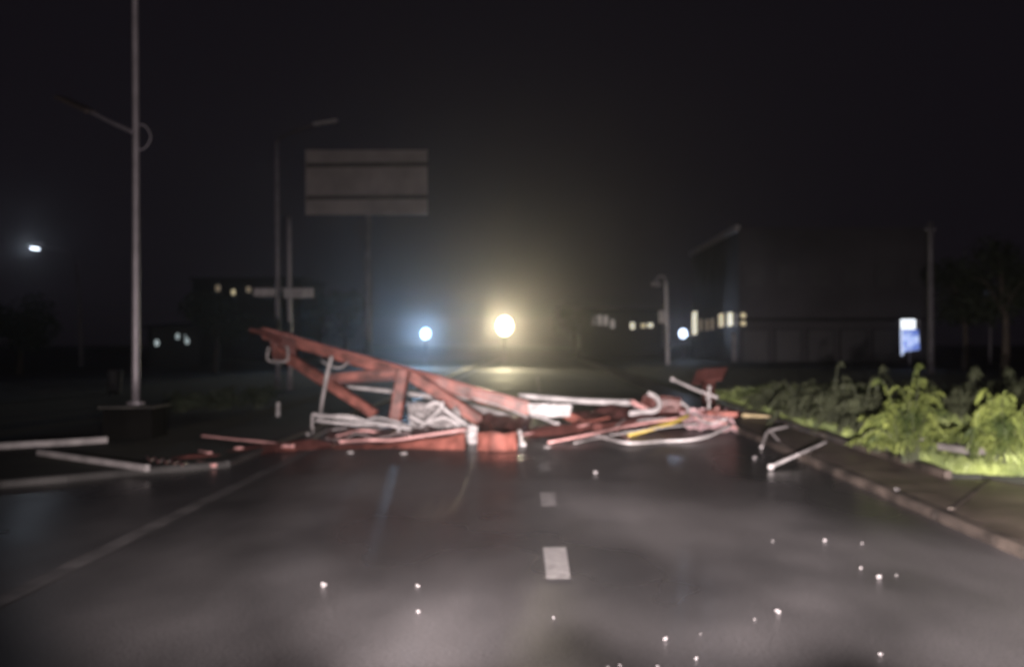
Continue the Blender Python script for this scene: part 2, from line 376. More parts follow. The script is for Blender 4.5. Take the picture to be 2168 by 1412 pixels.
# slim pair on the median
YM = 29
b = P(588, 820, YM); b.z = .06
t = thing('street_lamp', b, 'dim slim street lamp with arm reaching right, left of the cross-board post', 'street lamp')
MB().tube([b, P(587, 500, YM), P(586, 300, YM)], [.075, .05], 10, 4).build('pole', GALVD, t, True)
MB().tube([P(586, 302, YM), P(612, 284, YM), P(668, 264, YM)], .03, 6, 5).build('arm', RUST, t, True)
MB().beam(P(664, 264, YM), P(714, 256, YM), .22, .07, 2).build('lamp_head', WHTD, t)
b = P(614, 822, YM - 1); b.z = .06
t = thing('sign_post', b, 'slim pale post with a narrow cross board, right one of the pair behind the wreck', 'sign post')
MB().tube([b, P(613, 640, YM - 1), P(612, 460, YM - 1)], [.085, .055], 10, 4).build('pole', GALV, t, True)
q = P(640, 621, YM - 1.1); MB().beam(P(601, 622, YM - 1.1), P(664, 620, YM - 1.1), .05, .26, 2).build('sign_board', WHTD, t)
MB().beam(P(538, 620, YM - 1.1), P(582, 620, YM - 1.1), .05, .20, 2).build('sign_board', WHTD, t)
MB().beam(P(538, 612, YM - 1.04), P(664, 611, YM - 1.04), .04, .05).build('crossbar', GALV, t)
# large board seen from behind
YB = 34; b = P(778, 740, YB); b.z = 0
t = thing('large_sign', b, 'large blank grey board with two dark rails, high on a thin pole', 'sign')
MB().tube([b, P(778, 460, YB + .25)], [.13, .11], 12).build('pole', RUSTP, t)
MB().tube([P(778, 460, YB + .25), P(778, 325, YB + .25)], .1, 12).build('mast', GALVD, t)
def quad(x0, y0, x1, y1, Y, th, m, name, par, nu=12, nv=6):
    MB().plate([P(x0, y1, Y), P(x1, y1, Y), P(x1, y0, Y), P(x0, y0, Y)], th, nu, nv, .012, 1.3).build(name, m, par)
quad(647, 318, 905, 455, YB, .05, SIGNB, 'panel', t)
for yy in (348, 417): MB().beam(P(649, yy + 2, YB - .07), P(905, yy, YB - .07), .07, .14).build('rail', RUST, t)
for xx in (700, 778, 850): MB().beam(P(xx, 325, YB - .05), P(xx, 450, YB - .05), .05, .05).build('stiffener', SIGNB, t)
# far lights
def flood(x, y, Y, rad, W, c, em, label, arm=True, ltcol=None):
    b = P(x, y, Y); h = b.copy(); b.z = 0
    t = thing('floodlight', b, label, 'floodlight')
    MB().tube([b, h + Vector((0, .2, 0))], .06, 8).build('mast', GALVD, t)
    MB().beam(h + Vector((-rad * 1.1, .16, rad * .7)), h + Vector((rad * 1.1, .16, rad * .7)), .3, rad * .5).build('housing', GALVD, t)
    MB().ball(h, rad, 14, 10, (1, .5, 1.15)).build('lens', emis(label[:14] + '_lens', c, em), t)
    lampobj(t, 'lamp_light', h + Vector((0, -.5, 0)), W, ltcol or c, .15)
flood(1068, 690, 62, .50, 4600, (1., .86, .54), 6, 'large warm yellow floodlight glaring beyond the fallen frame')
flood(901, 706, 62, .28, 2400, (.42, .68, 1.), 4, 'cool blue-white floodlight glaring left of the yellow one')
flood(1446, 706, 66, .26, 250, (.62, .75, 1.), 4, 'white floodlight right of the curved-head lamp post')
# small lamp post on the right side
YS = 50; b = P(1414, 762, YS); b.z = 0
t = thing('street_lamp', b, 'pale lamp post with short curved head, at the far right side of the road', 'street lamp')
MB().tube([b, P(1413, 680, YS), P(1410, 596, YS)], [.12, .08], 10, 4).build('pole', WHT, t, True)
MB().tube([P(1410, 598, YS), P(1405, 586, YS), P(1394, 586, YS), P(1388, 598, YS)], .05, 6, 4).build('arm', GALV, t, True)
MB().ball(P(1390, 602, YS), .22, 10, 7, (1.2, 1, .6)).build('lamp_head', WHTD, t)
MB().box(P(1402, 671, YS - .2), (.28, .2, .62)).build('control_box', WHTD, t)
# plain dark pole on the right and dim lamp
YR = 36; b = P(1971, 780, YR); b.z = .2
t = thing('utility_pole', b, 'plain tall dark pole at the right, beside the blue lit sign', 'pole')
MB().tube([b, P(1971, 600, YR), P(1970, 470, YR)], [.12, .09], 10, 3).build('shaft', RUSTP, t, True)
MB().beam(P(1958, 486, YR), P(1982, 486, YR), .08, .08).build('crossarm', GALVD, t)
YR = 55; b = P(2096, 770, YR); b.z = .2
t = thing('street_lamp', b, 'faint grey lamp post with a dim bluish head near the right edge', 'street lamp')
MB().tube([b, P(2097, 690, YR), P(2097, 628, YR)], [.09, .06], 8, 3).build('pole', GALVD, t, True)
MB().ball(P(2086, 621, YR), .26, 10, 7, (1.3, 1, .6)).build('lamp_head', emis('dim_head', (.3, .33, .5), .22), t)
# blue lit sign
YI = 42; b = P(1926, 758, YI); b.z = .2
t = thing('lit_sign', b, 'upright lit box sign, white above and blue below, at the right', 'sign')
MB().plate([P(1909, 745, YI), P(1946, 742, YI), P(1946, 676, YI), P(1909, 676, YI)], .16, 2, 2).build('case', GALVD, t)
MB().plate([P(1907, 697, YI - .1), P(1938, 697, YI - .1), P(1938, 676, YI - .1), P(1907, 676, YI - .1)], .02, 2, 2).build('white_panel', emis('sign_white', (.86, .92, 1.), 1.6), t)
bl = bpy.data.materials.new('sign_blue'); bl.use_nodes = True; nn = bl.node_tree; pp = nn.nodes['Principled BSDF']
br = nn.nodes.new('ShaderNodeTexNoise'); br.inputs['Scale'].default_value = 4.5; cc = nn.nodes.new('ShaderNodeValToRGB'); tcc = nn.nodes.new('ShaderNodeTexCoord')
nn.links.new(tcc.outputs['Object'], br.inputs['Vector']); cc.color_ramp.elements[0].position = .4; cc.color_ramp.elements[1].position = .62
cc.color_ramp.elements[0].color = (.10, .17, .55, 1); cc.color_ramp.elements[1].color = (.50, .62, 1., 1)
nn.links.new(br.outputs[0], cc.inputs[0]); nn.links.new(cc.outputs[0], pp.inputs['Emission Color']); pp.inputs['Emission Strength'].default_value = 1.0
nn.links.new(cc.outputs[0], pp.inputs['Base Color'])
MB().plate([P(1913, 745, YI - .1), P(1947, 740, YI - .1), P(1944, 698, YI - .1), P(1913, 698, YI - .1)], .02, 2, 2).build('blue_panel', bl, t)
MB().beam(P(1910, 752, YI - .1), P(1909, 698, YI - .1), .08, .10).build('edge_strip', emis('sign_edge', (.6, .7, 1.), .9), t)
MB().tube([b, P(1926, 742, YI)], .06, 8).build('post', GALVD, t)
# ------------------------------------------------------------------ buildings
def winrow(t, rects, wallY, m, lit=None):
    for x0, y0, x1, y1, on in rects:
        f = MB().plate([P(x0, y1, wallY - .05), P(x1, y1, wallY - .05), P(x1, y0, wallY - .05), P(x0, y0, wallY - .05)], .06, 2, 2).build('window', WALLD, t)
        iw = (x1 - x0) * .12
        MB().plate([P(x0 + iw, y1 - 1, wallY - .1), P(x1 - iw, y1 - 1, wallY - .1), P(x1 - iw, y0 + 1, wallY - .1), P(x0 + iw, y0 + 1, wallY - .1)], .02, 2, 2).build('pane', on or m, f)
WARM = emis('warm_window', (.95, .80, .50), .55); WARM2 = emis('warm_window_dim', (.75, .60, .42), .2); PALE = emis('pale_window', (.62, .55, .52), .32)
WB = emis('bright_warm_window', (1., .93, .72), .9)
D1, D2 = 58., 75.
xa = P(1565, 700, D1).x; xb = P(1978, 700, D1).x; zt = P(1565, 484, D1).z
b = Vector(((xa + xb) / 2, D1, 0))
t = thing('building', b, 'large dim grey block with a pale roof edge at its left corner', 'building')
MB().box(((xa + xb) / 2, (D1 + D2) / 2, zt / 2), (xb - xa, D2 - D1, zt)).build('wall', WALL, t)
MB().beam((xa - .04, D1 + .2, zt + .04), (xa - .04, D2, zt + .04), .3, .34).build('roof_edge', TRIM, t)
MB().box(((xa + xb) / 2, D1 - .6, zt * .34), (xb - xa + .3, 1.2, .18)).build('canopy', WALLD, t)
for k in range(6):
    xx = xa + (k + .5) * (xb - xa) / 6
    f = MB().box((xx, D1 - .03, zt * .66), (1.15, .08, 1.3)).build('window', WALL, t); MB().box((xx, D1 - .09, zt * .66), (1.0, .03, 1.15)).build('pane', GLASS, f)
    f = MB().box((xx, D1 - .03, zt * .15), (1.5, .08, 1.9)).build('shopfront', WALLD, t); MB().box((xx, D1 - .09, zt * .15), (1.35, .03, 1.75)).build('pane', GLASS, f)
# side wall windows, lit
for px0, px1, y0, y1, m in ((1468, 1477, 660, 708, WB), (1484, 1488, 676, 700, WARM2), (1497, 1501, 676, 700, WARM2), (1508, 1512, 674, 698, WARM2), (1524, 1534, 664, 692, WARM), (1543, 1553, 662, 690, WB), (1560, 1562, 664, 690, PALE)):
    ym = (xa) / ((( (px0 + px1) / 2) - 1130) / F)
    ya = xa / ((px1 - 1130) / F); yb = xa / ((px0 - 1130) / F); zz = P(px0, y1, ym).z; zu = P(px0, y0, ym).z
    f = MB().box((xa - .04, (ya + yb) / 2, (zz + zu) / 2), (.1, yb - ya + .1, zu - zz + .1)).build('window', WALLD, t)
    MB().box((xa - .11, (ya + yb) / 2, (zz + zu) / 2), (.03, yb - ya, zu - zz)).build('pane', m, f)
winrow(t, [(1567, 662, 1580, 690, WARM)], D1, GLASS)
MB().tube([(xa - .4, D1 - .6, 0), (xa - .4, D1 - .6, 1.6 + .3)], .12, 8).build('column', WHTD, t)
# far building with shop lights
YF = 105; b = P(1320, 730, YF); b.z = 0
t = thing('building', b, 'far low building with blurred pale lit windows, left of the lamp post', 'building')
x0 = P(1235, 0, YF).x; x1 = P(1400, 0, YF).x
MB().box(((x0 + x1) / 2, YF + 3, 2.3), (x1 - x0, 6, 4.6)).build('wall', WALLD, t)
MB().box(((x0 + x1) / 2, YF + 3, 4.66), (x1 - x0 + .4, 6.4, .16)).build('roof', WALLD, t)
winrow(t, [(1251, 668, 1262, 688, PALE), (1264, 666, 1275, 690, PALE), (1277, 667, 1288, 690, PALE), (1291, 676, 1303, 696, PALE), (1333, 682, 1345, 698, WB), (1356, 684, 1368, 695, WARM), (1370, 683, 1384, 694, WB)], YF, GLASS)
# left far building with warm windows
YF = 80; b = P(520, 740, YF); b.z = 0
t = thing('building', b, 'dark building far left with a short row of dim warm windows', 'building')
x0 = P(410, 0, YF).x; x1 = P(640, 0, YF).x
MB().box(((x0 + x1) / 2, YF + 4, 3.1), (x1 - x0, 8, 6.2)).build('wall', WALLD, t)
MB().box(((x0 + x1) / 2, YF + 4, 6.28), (x1 - x0 + .5, 8.5, .16)).build('roof', WALLD, t)
winrow(t, [(455, 603, 468, 618, WARM2), (489, 612, 499, 626, WARM), (520, 606, 532, 620, WARM2), (538, 612, 560, 628, WARM), (566, 612, 580, 628, WARM2), (444, 672, 456, 690, None), (500, 672, 512, 690, None)], YF, GLASS)
YF = 60; b = P(360, 760, YF); b.z = 0
t = thing('shed', b, 'low dark roadside shed with small pale lights, right of the tall pole', 'shed')
x0 = P(315, 0, YF).x; x1 = P(425, 0, YF).x
MB().box(((x0 + x1) / 2, YF + 2, 1.1), (x1 - x0, 4, 2.2)).build('wall', WALLD, t)
MB().plate([(x0 - .2, YF - .4, 2.24), (x1 + .2, YF - .4, 2.24), (x1 + .2, YF + 4.2, 2.5), (x0 - .2, YF + 4.2, 2.5)], .08, 4, 2).build('roof', WALLD, t)
for x, y, s, e in ((332, 726, .13, .5), (376, 712, .12, .4), (396, 722, .13, .4), (392, 712, .07, .2)):
    MB().ball(P(x, y, YF - .5), s, 8, 6, (1, .6, 1.5)).build('light', emis('shed_light_%d' % x, (.75, .88, .9), e), t)
    MB().beam(P(x, y - 2, YF - .5), P(x, y - 2, YF - .02), .04, .04).build('light_bracket', GALVD, t)
# pale bin / small objects on the left far side
b = G(243, 812, .0); b = P(243, 800, 26); b.z = .06
t = thing('litter_bin', b, 'dim grey bin beyond the median, left of the tallest pole', 'bin')
MB().tube([b, b + Vector((0, 0, .55))], [.15, .2], 12).build('bin_body', WALLD, t); MB().ball(b + Vector((0, 0, .56)), .2, 12, 6, (1, 1, .4)).build('lid', WALLD, t)
# ------------------------------------------------------------------ the wreck
YW = 16.8
root = P(860, 898, YW); root.z = 0
t = thing('fallen_steel_frame', root, 'large red fallen steel truss lying across the road, left end raised in the air', 'steel frame')
th = .23
tc = MB(); a = P(560, 707, YW + .5); pts = [a, P(735, 757, YW + .25), P(925, 809, YW), P(1010, 836, YW - .05), P(1120, 866, YW - .1)]
for i in range(4): tc.beam(pts[i], pts[i + 1] + (pts[i + 1] - pts[i]).normalized() * .01, .15, .17 + .014 * i, 4, .004)
tc.build('top_chord', RED, t)
tf = MB()
for i in range(4): tf.beam(pts[i] + Vector((0, -.02, .10 + .007 * i)), pts[i + 1] + Vector((0, -.02, .10 + .007 * i)), .22, .014)
tf.build('flange', mat('highlight_pink_edge', (.50, .20, .17), .4, 0, .3, 6), t)  # top-edge highlight put into the paler flange colour
lc = MB(); lc.beam(P(585, 742, YW + .3), P(690, 808, YW + .1), .14, .17, 4, .003); lc.beam(P(688, 806, YW + .1), P(795, 878, YW - .1), .14, .165, 4, .003); lc.build('lower_chord', RED, t)
MB().beam(P(692, 800, YW), P(842, 787, YW - .12), .10, .125, 4, .003).build('brace', RED, t)
MB().beam(P(853, 784, YW - .22), P(836, 896, YW - .35), .22, .20, 4, .003).build('post', RED, t)
MB().beam(P(872, 795, YW - .15), P(1020, 893, YW - .3), .15, .19, 5, .004).build('brace', RED, t)
MB().beam(P(700, 808, YW + .25), P(838, 800, YW + .15), .08, .08, 4, .003).build('brace', RED2, t)
MB().plate([P(580, 762, YW + .35), P(628, 762, YW + .3), P(622, 705, YW + .3), P(568, 700, YW + .4)], .03, 6, 6, .02, 5).build('gusset_plate', RED2, t)
MB().tube([P(528, 698, YW + .5), P(560, 706, YW + .45), P(592, 722, YW + .3)], [.03, .06], 8, 3).build('torn_end', RED2, t)
MB().plate([P(1122, 884, YW - .25), P(1206, 882, YW - .25), P(1212, 858, YW - .2), P(1118, 855, YW - .2)], .10, 8, 3, .02, 4).build('end_plate', WHT, t)
MB().beam(P(1190, 872, YW - .1), P(1246, 900, YW - .3), .16, .13, 3, .004).build('chord_stub', RED, t)
hk = MB(); hk.tube([P(569, 735, YW + .1), P(566, 760, YW + .1), P(582, 766, YW + .1), P(603, 765, YW + .1), P(610, 758, YW + .1), P(608, 733, YW + .1)], .022, 6, 4); hk.build('cable_loop', WHTD, t)
MB().tube([P(680, 764, YW), P(700, 775, YW - .05), P(722, 778, YW - .05), P(738, 766, YW)], .016, 6, 5).build('cable_loop', WHTD, t)
bb = MB()
for x, y in ((845, 800), (862, 803), (848, 870), (842, 885), (700, 792), (684, 803), (905, 808), (990, 835)): MB().ball(P(x, y, YW - .47), .018, 6, 5).build('bolt', RED2, t)
pass
# separate pieces -------------------------------------------------------
def piece(name, mb, m, label, cat, group=None, sm=False): return tag(mb.build(name, m, None, sm), label, cat, group)
piece('leaning_rod', MB().tube([P(702, 754, YW - .5), P(690, 805, YW - .5), P(679, 872, YW - .45), G(678, 902)], [.035, .025], 8, 3), WHTD, 'thin pale rod leaning upright against the left arm of the red truss', 'rod')
piece('fallen_tube', MB().tube([P(728, 818, 18.3), P(823, 828, 18.3), P(905, 838, 18.2), P(1000, 842, 18.2)], [.03, .075, .07, .05], 10, 5), WHT, 'long white tube lying behind the red truss post, seen through the truss', 'tube', None, True)
piece('fallen_lamp_pole', MB().tube([P(1098, 838, 18.4), P(1160, 843, 18.4), P(1235, 849, 18.4), P(1342, 853, 18.4)], [.05, .075, .09, .055], 12, 6), WHT, 'long white tapered pole lying on the pile right of the red chord end', 'pole', None, True)
piece('white_panel', MB().plate([P(940, 842, 17.6), P(1094, 880, 17.3), P(1000, 886, 17.2), P(930, 868, 17.4)], .02, 10, 4, .03, 3), WHTD, 'white triangular sheet wedged under the red sloping chord', 'panel')
piece('crumpled_sheet', MB().plate([P(868, 905, 15.9), P(1000, 914, 15.6), P(968, 868, 16.2), P(862, 852, 16.3)], .012, 22, 12, .16, 4.5), WHTD, 'crumpled white sheet metal heaped behind the foot of the red post', 'sheet metal')
piece('crumpled_sheet', MB().plate([P(978, 938, 13.9), P(1010, 948, 13.8), P(1012, 900, 14.0), P(972, 905, 14.1)], .012, 10, 10, .10, 7), WHT, 'small crumpled white piece standing at the front edge of the wreck', 'sheet metal')
piece('crumpled_sheet', MB().plate([P(1448, 905, 16.0), P(1560, 909, 15.6), P(1545, 868, 16.2), P(1440, 872, 16.4)], .012, 16, 8, .10, 5), mat('pinkish_sheet', (.50, .33, .34), .5, 0, .4, 5, .3), 'pinkish crumpled sheet at the right end of the wreck', 'sheet metal')
# tangle of white tubes on the left part, each its own piece
tang = [
 ([(661, 877), (720, 884), (790, 893), (868, 905)], .030, 15.6), ([(672, 884), (735, 880), (800, 898), (872, 903)], .020, 15.4),
 ([(668, 890), (740, 897), (812, 898), (872, 910)], .024, 15.2), ([(690, 878), (760, 890), (800, 884), (860, 899)], .016, 15.8)]
lab = ['thickest of the white cables strung along the left foot of the wreck', 'thin white cable with a bump in the left foot of the wreck', 'lowest white cable of the bundle at the left foot of the wreck', 'thinnest wavy white cable of the bundle at the left foot of the wreck']
for (pp_, r, Y), l in zip(tang, lab): piece('cable', MB().tube([P(x, y, Y) for x, y in pp_], r, 7, 6), WHT, l, 'cable', 'white cables in the left foot of the wreck', True)
for (pp_, r, Y), l in zip([([(900, 862), (925, 852), (948, 872), (985, 898), (1006, 912)], .03, 15.4), ([(868, 880), (900, 895), (940, 884), (975, 902)], .026, 15.3), ([(890, 905), (930, 868), (938, 850)], .022, 15.2)],
    ['white bent tube arching over the crumpled sheet', 'white tube curving through the crumpled sheet', 'short white tube sticking up from the crumpled sheet']):
    piece('bent_tube', MB().tube([P(x, y, Y) for x, y in pp_], r, 8, 6), WHT, l, 'tube', 'bent white tubes in the crumpled sheet', True)
piece('marker_post', MB().tube([G(588, 889), P(589, 852, 18.1)], [.042, .036], 10), WHT, 'short white post standing alone left of the wreck', 'post')
piece('rod', MB().tube([G(568, 889, .04), G(600, 902, .03), G(652, 919, .03)], .022, 7), WHTD, 'pale rod lying slanted beside the short white post', 'rod')
piece('rod', MB().tube([G(661, 917), P(661, 878, 15.5)], .022, 7), WHTD, 'short pale stake standing at the left start of the cables', 'rod')
# red front cladding: long, low, lying along the road
fr = [(705, 951, 6), (770, 950, 9), (830, 949, 12), (905, 951, 22), (950, 952, 27), (984, 953, 38)]
def ridge(px, back=.35, m=None):
    mb = MB(); fr_ = [G(x, y, .005) for x, y, h in px]; tp = [P(x, y - h, q.y + back * .25) for (x, y, h), q in zip(px, fr_)]
    bk = [Vector((q.x, q.y + back, .005)) for q in fr_]
    tp2 = [Vector((q.x, q.y + .05, q.z)) for q in tp]
    n = len(px); mb.v = fr_ + tp + tp2 + bk
    for r in range(3):
        for i in range(n - 1): mb.f.append((r * n + i, r * n + i + 1, (r + 1) * n + i + 1, (r + 1) * n + i))
    mb.f += [(0, n, 2 * n, 3 * n), (n - 1, 4 * n - 1, 3 * n - 1, 2 * n - 1)]
    for i in range(n - 1): mb.f.append((3 * n + i, 3 * n + i + 1, i + 1, i))
    return mb
piece('red_cladding', ridge(fr, .7), RED, 'long low red panel flat along the front of the wreck', 'panel')
piece('red_cladding', ridge([(1010, 953, 36), (1040, 955, 42), (1070, 955, 36), (1094, 953, 40)], .45), RED, 'bright red block panel at the front centre of the wreck, nearest the lane dashes', 'panel')
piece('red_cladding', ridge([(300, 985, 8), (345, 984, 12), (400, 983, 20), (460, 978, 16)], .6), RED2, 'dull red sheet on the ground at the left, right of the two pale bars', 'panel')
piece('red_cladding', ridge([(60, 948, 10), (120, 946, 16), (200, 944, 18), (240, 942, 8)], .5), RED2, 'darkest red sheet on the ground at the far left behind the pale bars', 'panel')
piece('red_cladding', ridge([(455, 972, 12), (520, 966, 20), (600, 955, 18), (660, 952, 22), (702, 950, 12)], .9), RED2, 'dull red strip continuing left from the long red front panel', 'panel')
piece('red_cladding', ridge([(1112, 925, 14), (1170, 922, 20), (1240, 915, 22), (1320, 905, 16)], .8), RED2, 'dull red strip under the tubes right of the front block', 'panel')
piece('red_beam', MB().beam(G(1265, 905, .10), G(1465, 880, .10), .14, .12, 4, .01), RED2, 'dark red bar lying behind the crossed tubes', 'beam')
piece('trim_tube', MB().tube([G(720, 935, .05), P(780, 931, 14.2), P(830, 932, 14.1), P(905, 921, 14.1), P(986, 909, 14.1)], .022, 7, 4), PINK, 'pink tube along the top of the long red front panel', 'tube', None, True)
piece('trim_tube', MB().tube([G(712, 924, .04), P(768, 911, 14.9), P(825, 922, 14.8)], .018, 7, 4), PINK, 'thin pink tube bowed upward above the long red front panel', 'tube', None, True)
piece('bracket', MB().ball(P(1100, 915, 13.8), .035, 8, 6).tube([P(1100, 915, 13.8), P(1104, 935, 13.7), P(1096, 952, 13.6), P(1112, 938, 13.6)], .026, 7, 4), WHT, 'bent white bracket on the right end of the bright red block panel', 'bracket')
piece('strut', MB().tube([P(1136, 880, 16.3), P(1160, 888, 16.2), P(1178, 898, 16.0)], .03, 8).ball(P(1179, 899, 15.95), .05), WHT, 'short white strut with a knob under the white end plate', 'strut')
piece('knob', MB().ball(P(844, 911, 15.0), .035, 8, 6, jit=.1), WHT, 'small white knob just below the foot of the red post', 'knob')
# right group
piece('long_tube', MB().tube([G(1160, 937, .03), G(1248, 920, .10), P(1330, 902, 15.4), P(1455, 882, 15.8)], .020, 8, 4), PINK, 'long straight pinkish tube rising to the right, first of the crossing tubes', 'tube', None, True)
piece('long_tube', MB().tube([G(1240, 915, .04), G(1290, 929, .05), G(1332, 938, .05), P(1400, 934, 14.0), P(1464, 931, 14.0), P(1508, 920, 14.3), P(1549, 898, 14.9)], .022, 8, 4), WHT, 'long bent white tube sweeping along the front of the right half', 'tube', None, True)
piece('long_tube', MB().tube([G(1100, 920, .04), G(1180, 912, .05), P(1250, 897, 15.8)], .018, 8, 4), PINK, 'short pink tube right of the bright red block panel', 'tube', None, True)
piece('long_tube', MB().tube([G(1215, 938, .03), P(1300, 920, 14.6), P(1420, 903, 15.0), P(1480, 898, 15.2)], .014, 8, 4), WHTD, 'thin greyish tube just under the yellow tube', 'tube', None, True)
piece('yellow_tube', MB().tube([G(1330, 922, .03), P(1378, 909, 14.9), P(1423, 896, 15.1), P(1458, 879, 15.5)], .026, 8, 4), YEL, 'yellow tube among the crossing tubes', 'tube', None, True)
piece('yellow_tube', MB().tube([G(1260, 918, .03), P(1330, 901, 15.6), P(1440, 889, 15.8)], .014, 8, 4), YEL, 'thin faint yellow tube above the thicker yellow one', 'tube', None, True)
piece('hooked_tube', MB().tube([P(1373, 832, 16.6), P(1390, 842, 16.5), P(1396, 858, 16.4), P(1386, 870, 16.3), P(1360, 872, 16.2), P(1332, 876, 16.1)], .042, 9, 5), WHT, 'white tube curved like a hook right of the white lamp pole', 'tube', None, True)
piece('strut', MB().beam(P(1338, 850, 16.7), P(1372, 868, 16.5), .07, .07), PINK, 'short pink strut behind the hooked white tube', 'strut')
piece('red_box', MB().beam(P(1392, 857, 16.9), P(1438, 858, 16.9), .4, .24, 3, .01), RED2, 'dull red box section right of the hooked white tube', 'box')
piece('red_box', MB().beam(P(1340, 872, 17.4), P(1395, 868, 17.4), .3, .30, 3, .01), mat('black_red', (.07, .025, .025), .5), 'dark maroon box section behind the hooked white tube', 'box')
piece('red_slab', MB().plate([P(1464, 812, 20), P(1528, 804, 20), P(1540, 778, 20.3), P(1475, 786, 20.3)], .05, 6, 3, .03, 3), RED2, 'dull red slab standing behind the right end of the wreck', 'slab')
piece('slab_support', MB().beam(G(1500, 868), P(1500, 810, 20.1), .25, .3), RED2, 'dark red stub carrying the slab behind the right end', 'support')
piece('rod', MB().tube([P(1422, 802, 16.2), P(1470, 824, 16.0), P(1520, 842, 15.8)], .022, 7).ball(P(1424, 803, 16.2), .04), WHTD, 'pale rod with knobs slanting down over the right end of the wreck', 'rod')
piece('rod', MB().tube([P(1502, 818, 15.9), P(1501, 866, 15.8)], .022, 7).ball(P(1502, 820, 15.9), .035).ball(P(1500, 842, 15.8), .045), WHTD, 'short upright pale rod with knobs at the right end of the wreck', 'rod')
piece('red_bar', MB().beam(P(1500, 874, 15.0), P(1562, 877, 14.8), .08, .075, 3, .006), RED, 'bright red bar pointing right at the end of the wreck', 'bar')
piece('red_bar', MB().beam(P(1505, 872, 15.1), P(1522, 862, 15.1), .05, .05, 2), RED, 'short red bar tilted on top of the bright red bar', 'bar')
piece('red_bar', MB().beam(P(1440, 868, 16.6), P(1500, 876, 16.2), .1, .10, 2), RED2, 'dull red bar behind the pinkish crumpled sheet', 'bar')
piece('rod', MB().tube([G(1573, 879, .12), G(1630, 882, .12)], [.035, .016], 7), mat('pale_yellow_rod', (.6, .48, .28), .4), 'pale yellowish rod lying on the kerb right of the wreck', 'rod')
piece('broken_rod', MB().tube([G(1612, 946, .02), P(1622, 918, 13.9), P(1630, 911, 14.1), P(1666, 903, 14.6)], [.02, .024, .024, .018], 7), WHTD, 'bent pale rod angled like an elbow at the kerb', 'rod')
piece('broken_rod', MB().tube([P(1630, 911, 14.1), G(1656, 942, .02)], .012, 6), WHTD, 'thin pale rod crossing under the elbow-shaped rod', 'rod')
piece('broken_rod', MB().tube([G(1632, 988, .04), G(1690, 962, .13), G(1748, 936, .16)], [.020, .016], 7).ball(G(1632, 988, .04), .038, 8, 6, (1, 1, .8), .15), WHT, 'straight pale rod with a white knob at its near end', 'rod')
piece('fallen_plank', MB().beam(P(1882, 925, 11.4), P(1962, 929, 11.2), .12, .03, 2), WHTD, 'pale plank lying in the grass left of the verge slab', 'plank')
piece('fallen_slab', MB().beam(P(2003, 944, 11.0), P(2074, 955, 10.6), .25, .07, 2, .003), CONC, 'pale concrete slab edge in the grass between the lit shrubs', 'slab')
# loose pieces in the tangle
def tb(px, rad, m, label, name='strip', cat='strip'):
    piece(name, MB().tube([G(a, b_, .03) if Y == 0 else P(a, b_, Y) for a, b_, Y in px], rad, 6, 4 if len(px) > 2 else 1), m, label, cat)
MAR = mat('shaded_maroon', (.085, .035, .032), .5, 0, .45, 5, .3)  # dark tone has the shade beneath the wreck in its colour
piece('maroon_sheet', MB().plate([G(690, 925, .05), G(985, 922, .06), P(975, 902, 16.2), P(700, 905, 16.4)], .02, 24, 6, .10, 3), MAR, 'maroon crumpled sheet, darkened to stand for the shade beneath the red truss', 'sheet metal')
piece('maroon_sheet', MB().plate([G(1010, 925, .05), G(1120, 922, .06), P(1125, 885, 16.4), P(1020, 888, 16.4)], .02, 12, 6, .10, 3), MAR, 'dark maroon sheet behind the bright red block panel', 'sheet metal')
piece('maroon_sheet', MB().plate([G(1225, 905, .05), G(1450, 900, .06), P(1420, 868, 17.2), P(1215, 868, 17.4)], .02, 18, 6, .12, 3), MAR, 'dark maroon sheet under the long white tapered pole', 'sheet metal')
piece('torn_sheet', MB().plate([P(1350, 872, 16.7), P(1445, 868, 16.7), P(1440, 842, 16.8), P(1362, 838, 16.8)], .015, 12, 6, .12, 6), RED2, 'torn red sheet hanging behind the hooked white tube', 'sheet metal')
tb([(1004, 913, 14.2), (996, 932, 14.0), (1008, 952, 13.8)], .018, WHT, 'small bent white strip beside the small crumpled white piece at the front')
tb([(1002, 843, 16.5), (1060, 860, 16.4), (1118, 884, 16.2)], .012, WHT, 'thin pale strip following the underside of the red top chord')
tb([(1030, 893, 16.0), (1042, 910, 15.2), (1020, 930, 14.4)], .018, RED, 'short red strip bent down onto the bright red block panel')
tb([(1285, 930, 0), (1302, 905, 15.2), (1322, 888, 16.0)], .014, WHTD, 'short greyish strip standing across the long pinkish tube')
tb([(1275, 905, 0), (1300, 912, 0), (1332, 930, 0)], .012, PINK, 'thin pink strip crossing near the elbow of the long bent white tube')
tb([(1442, 852, 16.3), (1458, 866, 16.2), (1450, 884, 16.0)], .024, WHT, 'stubby white strip at the left of the pinkish crumpled sheet')
tb([(1470, 884, 15.6), (1520, 892, 15.3), (1560, 906, 15.0)], .018, PINK, 'pink strip lying over the pinkish crumpled sheet')
tb([(1468, 874, 15.7), (1500, 896, 15.3), (1538, 886, 15.3)], .016, WHT, 'V-bent white strip on the pinkish crumpled sheet')
tb([(1118, 912, 0), (1150, 904, 16.0), (1196, 899, 16.0)], .016, PINK, 'short pink strip under the white strut')
tb([(1320, 896, 16.2), (1362, 889, 16.1), (1412, 886, 16.0)], .014, WHTD, 'greyish strip lying above the yellow tube')
tb([(520, 957, 0), (570, 948, 0), (622, 951, 0)], .018, RED, 'red strip lying across the dull red strip at the left')
tb([(660, 932, 0), (690, 912, 15.4), (735, 906, 15.4)], .012, WHTD, 'thin wire looping in front of the left foot of the white cables', 'wire', 'wire')
tb([(742, 900, 15.6), (800, 906, 15.4), (846, 898, 15.6), (905, 908, 15.3)], .012, WHTD, 'thin pale strip wandering beneath the foot of the red post')
